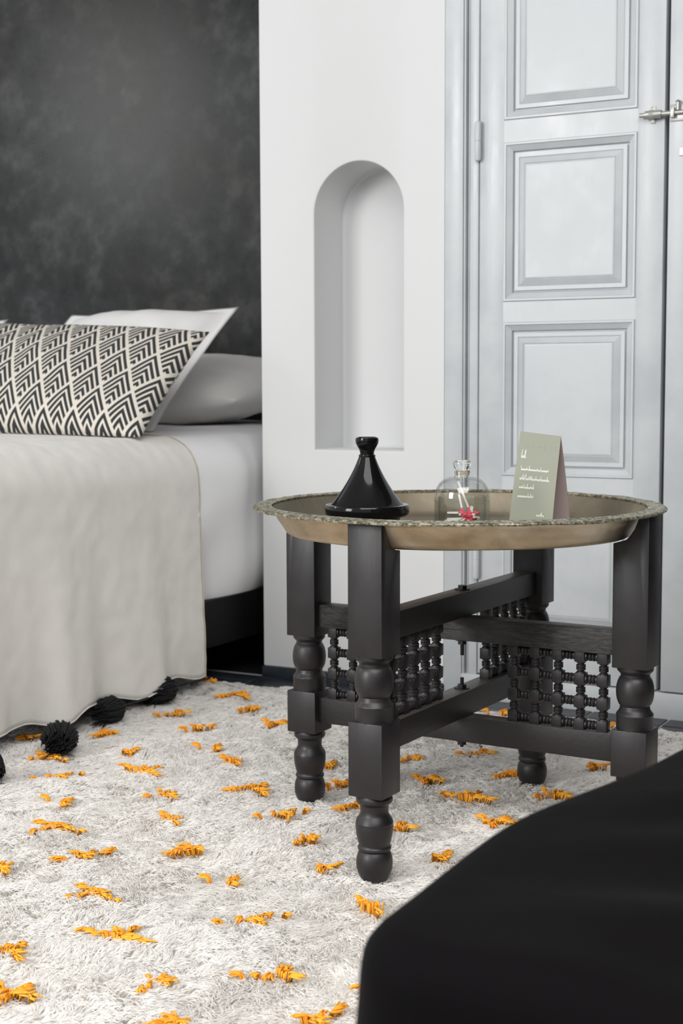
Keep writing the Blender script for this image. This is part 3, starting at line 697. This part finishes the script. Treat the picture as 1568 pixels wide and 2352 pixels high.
# ================================================================== TRAY
TCX, TCY = -0.923, 2.124
tr_ = tag(empty('brass_tray', (TCX, TCY, 0.4835)), 'large round aged brass tray with engraved rim resting on the black stand', 'tray')
def ring_mesh(name, prof, m, parent, n=160, wav=0.0, smooth=50):
    bm = bmesh.new(); rings = []
    for (r, z) in prof:
        ring = []
        for i in range(n):
            a = 2 * math.pi * i / n
            k = wav * (nz(math.cos(a) * 6, math.sin(a) * 6, r * 20) * 0.6 + 0.4 * math.sin(a * 75)) * sst(0.300, 0.318, r)
            dz = wav * 1.1 * nz(math.cos(a) * 9, math.sin(a) * 9, r * 40 + 3) * sst(0.296, 0.312, r) + 0.0012 * nz(math.cos(a) * 1.5, math.sin(a) * 1.5)
            ring.append(bm.verts.new(((r + k) * math.cos(a), (r + k) * math.sin(a), z + dz)))
        rings.append(ring)
    for a, b in zip(rings, rings[1:]):
        for i in range(n): bm.faces.new((a[i], a[(i + 1) % n], b[(i + 1) % n], b[i]))
    if prof[0][0] < .02: bm.faces.new(rings[0][::-1])
    if prof[-1][0] < .02: bm.faces.new(rings[-1])
    return from_bm(name, bm, m, parent, smooth)
bowl = [(0.01, 0.0), (0.262, 0.0), (0.268, 0.0008), (0.273, 0.0035), (0.2765, 0.009), (0.281, 0.016), (0.2865, 0.024), (0.291, 0.032), (0.2945, 0.038), (0.2985, 0.0405),
        (0.2985, 0.0415), (0.2925, 0.0405), (0.2885, 0.033), (0.284, 0.025), (0.279, 0.017), (0.2745, 0.010), (0.270, 0.0050), (0.264, 0.0028), (0.01, 0.0022)]
dish = ring_mesh('dish', bowl, M['brass'], tr_)
dish.data.materials.append(M['brass_in'])
for p in dish.data.polygons:
    if p.normal.z > 0.15: p.material_index = 1
rim = [(0.2978, 0.0400), (0.3040, 0.0400), (0.3120, 0.0402), (0.3190, 0.0395), (0.3235, 0.0400), (0.3245, 0.0425), (0.3225, 0.0448), (0.3160, 0.0450), (0.3100, 0.0440), (0.3040, 0.0450), (0.2985, 0.0460), (0.2955, 0.0448), (0.2960, 0.0425), (0.2978, 0.0400)]
o = ring_mesh('rim', rim, M['brass_rim'], tr_, 300, 0.0016); tag(o, 'tarnished engraved rim')

# ---- things on the tray
TZ = 0.4835 + 0.0024
tg = tag(empty('tagine', (-1.001, 1.960, TZ)), 'small black glazed tagine with conical lid on the brass tray', 'tagine')
lathe('base', [(0.0, 0.0), (0.036, 0.0), (0.038, 0.002), (0.047, 0.020), (0.050, 0.030), (0.051, 0.0335), (0.0505, 0.0375), (0.046, 0.0375), (0.040, 0.020), (0.030, 0.010), (0.0, 0.008)], M['clay'], tg, 64)
lid = lathe('lid', [(0.0, 0.036), (0.052, 0.036), (0.0605, 0.0345), (0.0632, 0.037), (0.0640, 0.0425), (0.0640, 0.0475), (0.0625, 0.0510), (0.0580, 0.0520), (0.0555, 0.0515), (0.0520, 0.0545), (0.0450, 0.0635), (0.0380, 0.0735),
            (0.0310, 0.0845), (0.0250, 0.0950), (0.0195, 0.1060), (0.0155, 0.1150), (0.0130, 0.1215), (0.0122, 0.1235), (0.0, 0.1235)], M['black_glaze'], tg, 72)
kn = lathe('knob', [(0.0, 0.122), (0.0124, 0.1225), (0.0128, 0.1250), (0.0124, 0.1262), (0.0108, 0.1270), (0.0106, 0.1300), (0.0120, 0.1345), (0.0150, 0.1395), (0.0172, 0.1440), (0.0177, 0.1485), (0.0168, 0.1520), (0.0140, 0.1532), (0.0125, 0.1522), (0.0, 0.1512)], M['black_glaze'], lid, 48)
# glass cloche over a glass cup of matches
CX, CY = -0.874, 2.027
cl = lathe('glass_cloche', [(0.0415, 0.0), (0.0418, 0.002), (0.0418, 0.058), (0.0410, 0.068), (0.0385, 0.0765), (0.0340, 0.0835), (0.0280, 0.0885), (0.0200, 0.0912), (0.0115, 0.0920), (0.0, 0.0922)], M['thin_glass'], None, 72, (CX, CY, TZ), cap=False)
kb = lathe('knob', [(0.0, 0.0921), (0.0122, 0.0921), (0.0115, 0.0950), (0.0118, 0.1000), (0.0108, 0.1030), (0.0118, 0.1065), (0.0136, 0.1100), (0.0139, 0.1135), (0.0125, 0.1165), (0.0080, 0.1180), (0.0, 0.1182)], M['glass'], cl, 48)
def close_inner(o, prof):   # inner skin of a blown glass vessel
    bm = bmesh.new(); bm.from_mesh(o.data); n0 = len(bm.verts)
    add_lathe(bm, prof, 72, cap=False); bmesh.ops.remove_doubles(bm, verts=bm.verts, dist=1e-6)
    bmesh.ops.recalc_face_normals(bm, faces=bm.faces); bm.to_mesh(o.data); bm.free(); finish(o.data, 40)
close_inner(cl, [(0.0415, 0.0), (0.0398, 0.0), (0.0398, 0.058), (0.0390, 0.0672), (0.0367, 0.0750), (0.0325, 0.0817), (0.0270, 0.0863), (0.0195, 0.0886), (0.0, 0.0892)])
tag(cl, 'clear glass bell cloche with a round knob between the tagine and the card', 'cloche')
cup = lathe('glass_cup', [(0.0, 0.0008), (0.034, 0.0008), (0.0360, 0.003), (0.0365, 0.006), (0.0372, 0.0620), (0.0362, 0.0632), (0.0352, 0.0620), (0.0346, 0.0270), (0.0335, 0.0245), (0.0, 0.0240)], M['thin_glass'], None, 72, (CX, CY, TZ))
tag(cup, 'straight clear glass cup standing under the cloche, holding matches', 'cup')
def match(p0, p1, label, grp):
    """p0 head end, p1 tail end, relative to the cup"""
    p0, p1 = Vector(p0), Vector(p1); d = (p1 - p0); Lm = d.length
    e = empty('match', (CX + p0.x, CY + p0.y, TZ + p0.z)); e.rotation_euler = d.to_track_quat('Z', 'Y').to_euler()
    tag(e, label, 'match', grp)
    bm = bmesh.new(); add_box(bm, -.0015, .0015, -.0015, .0015, 0.014, Lm, 0.0002); from_bm('stick', bm, M['stick'], e)
    bm = bmesh.new(); add_box(bm, -.00155, .00155, -.00155, .00155, 0.003, 0.0142, 0.0002); o = from_bm('dyed_shaft', bm, M['pink'], e)
    bm = bmesh.new(); add_lathe(bm, [(0, -.0024), (.0018, -.0016), (.0024, .0005), (.0022, .003), (.0015, .0052), (0, .0055)], 12); from_bm('head', bm, M['coral'], e, 60)
match((0.0150, 0.002, 0.034), (-0.004, -0.006, 0.0860), 'tallest white match leaning inside the cloche, pink end down', 'matches in the glass cup')
match((0.007, -0.010, 0.033), (0.0005, -0.013, 0.0670), 'shorter upright white match left of the tallest one', 'matches in the glass cup')
mr = random.Random(5)
for k in range(16):
    a = mr.uniform(0, 6.28); r0 = math.sqrt(mr.random()) * 0.017
    hx, hy = 0.011 + r0 * math.cos(a) * 1.0, 0.000 + r0 * math.sin(a)
    b = mr.uniform(0, 6.28); hz = 0.0275 + mr.random() * 0.012
    ex, ey = 0.027 * math.cos(b), 0.027 * math.sin(b)
    match((hx, hy, hz), (ex, ey, max(.0262, hz - .010 + mr.random() * .012)), 'coral tipped match lying in the heap at the bottom of the glass cup', 'heaped matches in the glass cup')
# folded card
cd = tag(empty('folded_card', (0, 0, 0)), 'sage green folded tent card with pale handwriting standing on the tray', 'card')
rc = Vector((-0.8045, 2.176, 0)); al = math.radians(-3); rd = Vector((math.cos(al), math.sin(al), 0)); pn = Vector((-math.sin(al), math.cos(al), 0))
hw = 0.0345
RL_, RR_ = rc - rd * hw + Vector((0, 0, .6430)), rc + rd * hw + Vector((0, 0, .6360))
def card_front(s, t):      # s 0..1 left-right, t 0..1 ridge-foot
    top = RL_ * (1 - s) + RR_ * s; foot = rc + rd * (hw * 1.06) * (2 * s - 1) - pn * 0.041 + Vector((0, 0, TZ + .0004))
    p = top * (1 - t) + foot * t; return p + pn * (0.006 * math.sin(t * math.pi)) * -0.6 + pn * 0.010 * t * (1 - t)
def card_back(s, t):
    top = RL_ * (1 - s) + RR_ * s; foot = rc + rd * hw * 1.03 * (2 * s - 1) + pn * 0.040 + Vector((0, 0, TZ + .0004))
    return top * (1 - t) + foot * t + pn * 0.003 * math.sin(t * math.pi)
def two_sided(name, fn, sgn, outer, inner):
    n = 16; V = []; F = []
    for off in (0, 1):
        for j in range(n + 1):
            for i in range(5): V.append(fn(i / 4, j / n) + pn * sgn * (0.0005 if off else 0))
    B = 5 * (n + 1)
    for j in range(n):
        for i in range(4):
            q = (j * 5 + i, j * 5 + i + 1, (j + 1) * 5 + i + 1, (j + 1) * 5 + i); F.append(q); F.append(tuple(B + k for k in q[::-1]))
        F.append((j * 5, (j + 1) * 5, B + (j + 1) * 5, B + j * 5)); F.append((j * 5 + 4, B + j * 5 + 4, B + (j + 1) * 5 + 4, (j + 1) * 5 + 4))
    o = mk(name, V, F, outer, cd, 40); o.data.materials.append(inner)
    for p in o.data.polygons:
        if p.index % 2 == 0 and False: pass
    for p in o.data.polygons:
        if all(v < B for v in p.vertices): p.material_index = 0
        elif all(v >= B for v in p.vertices): p.material_index = 1
        else: p.material_index = 1
    return o
two_sided('front_panel', card_front, 1, M['sage'], M['card_in'])
o = two_sided('back_panel', card_back, -1, M['card_in'], M['card_in']); tag(o, 'mauve inner side of the card')
def squiggle(s0, s1, tpos, h, seed, n, slope=0.0):
    r = random.Random(seed); pts = []
    for k in range(n * 6 + 1):
        q = k / (n * 6); ph = k / 6 * 2 * math.pi
        amp = h * (0.35 + 0.65 * (r.random() if k % 6 == 3 else .45))
        s = s0 + (s1 - s0) * q + 0.008 * math.sin(ph); t = tpos + slope * q - amp * 0.5 * (1 + math.sin(ph))
        if r.random() < .07: t -= h * 1.1
        pts.append(card_front(s, t) - pn * 0.0004)
    return pts
lines = [(0.10, 0.22, 0.265, .035, 3), (0.13, 0.80, 0.385, .022, 15), (0.13, 0.84, 0.480, .024, 15), (0.14, 0.50, 0.565, .020, 9), (0.13, 0.50, 0.655, .022, 9), (0.62, 0.80, 0.835, .020, 4), (0.42, 0.62, 0.945, .030, 4)]
Vs = []; Fs = []
for i, (a, b, t, h, n) in enumerate(lines):
    P_ = squiggle(a, b, t, h * 1.5, 30 + i, int(n * 1.4)); V, F = tubes_mesh(np.array([P_]), np.full((1, len(P_)), 0.00045), 4); o_ = len(Vs); Vs += [tuple(v) for v in V]; Fs += [tuple(k + o_ for k in f) for f in F]
o = mk('handwriting', Vs, Fs, M['ink'], cd); tag(o, 'pale handwritten lines', kind='stuff')
Vs = []; Fs = []
for k, s in enumerate((0.22, 0.36, 0.50, 0.64, 0.78, 0.90)):
    P_ = [card_front(s + .02 * (j % 2 - .5) * (1 if k % 2 else -1), 0.17 - 0.02 * j) - pn * 0.0003 for j in range(4)]; V, F = tubes_mesh(np.array([P_]), np.full((1, 4), 0.00028), 4); o_ = len(Vs); Vs += [tuple(v) for v in V]; Fs += [tuple(q + o_ for q in f) for f in F]
o = mk('heading', Vs, Fs, M['ink2'], cd); tag(o, 'faint embossed heading')

# ================================================================== BLACK BENCH in the foreground
OX0, OX1, OY0, OY1, OT = -0.398, 0.42, 0.712, 1.78, 0.40
def bench_fn_factory():
    n1, n2 = 90, 110
    V = []; F = []
    # signed-distance style cloth: top grid continued down over four sides
    prof = []   # (inset outward, drop)
    R_ = 0.030
    for k in range(7): a = k / 6 * math.pi / 2; prof.append((-R_ + R_ * math.sin(a), -R_ + R_ * math.cos(a)))
    for k in range(1, 15): prof.append((0.0, -R_ - (OT - R_ - 0.006) * k / 14))
    def edge_pts():
        pts = []; c = 0.07
        def arc(cx, cy, a0):
            for k in range(7): a = a0 + k / 6 * math.pi / 2; pts.append((cx, cy, math.cos(a), math.sin(a)))
        x0, x1, y0, y1 = OX0 + c, OX1 - c, OY0 + c, OY1 - c
        for k in range(1, 40): pts.append((x0 + (x1 - x0) * k / 40, y0, 0, -1))
        arc(x1, y0, -math.pi / 2)
        for k in range(1, 50): pts.append((x1, y0 + (y1 - y0) * k / 50, 1, 0))
        arc(x1, y1, 0)
        for k in range(1, 40): pts.append((x1 - (x1 - x0) * k / 40, y1, 0, 1))
        arc(x0, y1, math.pi / 2)
        for k in range(1, 60): pts.append((x0, y1 - (y1 - y0) * k / 60, -1, 0))
        arc(x0, y0, math.pi)
        return pts, c
    pts, c = edge_pts(); n = len(pts); rings = []
    def zt(x, y): return (0.008 * nz(x * 3.2, y * 3.2, 2) + 0.012 * nz(x * 3 + y * 2, y * 9 - x * 4, 5) + 0.004 * nz(x * 14, y * 14, 6)) * sst(OX0 + .02, OX0 + .15, x)
    def bumpf(x, y): return 0.016 * math.exp(-((y - 0.96) / 0.10) ** 2 - ((x - OX0) / .16) ** 2) - 0.006 * math.exp(-((y - 1.12) / 0.05) ** 2 - ((x - OX0) / .1) ** 2)
    for (ins, dz) in prof:
        ring = []
        for i, (cx, cy, nx, ny) in enumerate(pts):
            d = c + ins; dep = max(0, -dz - R_) / OT
            fl_ = dep * (0.055 + 0.022 * math.sin((cx * 1.0 + cy) * 24 + 1) + 0.03 * nz(cx * 6, cy * 6, 3)) + 0.006 * nz(cx * 5, cy * 5, dz * 5)
            x, y = cx + nx * (d + fl_), cy + ny * (d + fl_)
            x += (0.055 * sst(.96, 1.27, y) + .12 * max(0, y - 1.25)) * sst(.2, -.35, x) if x < .2 else 0
            ring.append(len(V)); V.append((x, y, OT + dz + zt(x, y) * (1 - dep)))
        rings.append(ring)
    for a, b in zip(rings, rings[1:]):
        for i in range(n): F.append((a[i], a[(i + 1) % n], b[(i + 1) % n], b[i]))
    # top: concentric rings shrinking to the centre
    prev = rings[0]; mx_, my_ = (OX0 + OX1) / 2, (OY0 + OY1) / 2
    for k in range(1, 30):
        q = 1 - k / 30; ring = []
        for i in range(n):
            bx, by, _ = V[rings[0][i]]; x, y = mx_ + (bx - mx_) * q, my_ + (by - my_) * q
            ring.append(len(V)); V.append((x, y, OT + 0.004 * (1 - q) + zt(x, y)))
        for i in range(n): F.append((prev[i], prev[(i + 1) % n], ring[(i + 1) % n], ring[i])[::-1])
        prev = ring
    F.append(tuple(prev))
    return V, F
V, F = bench_fn_factory()
bn = mk('bench', V, F, M['black_fabric'])
bm = bmesh.new(); bm.from_mesh(bn.data); bmesh.ops.recalc_face_normals(bm, faces=bm.faces); bm.to_mesh(bn.data); bm.free(); finish(bn.data, 80)
tag(bn, 'bench covered to the floor in black velvet in the right foreground', 'bench')
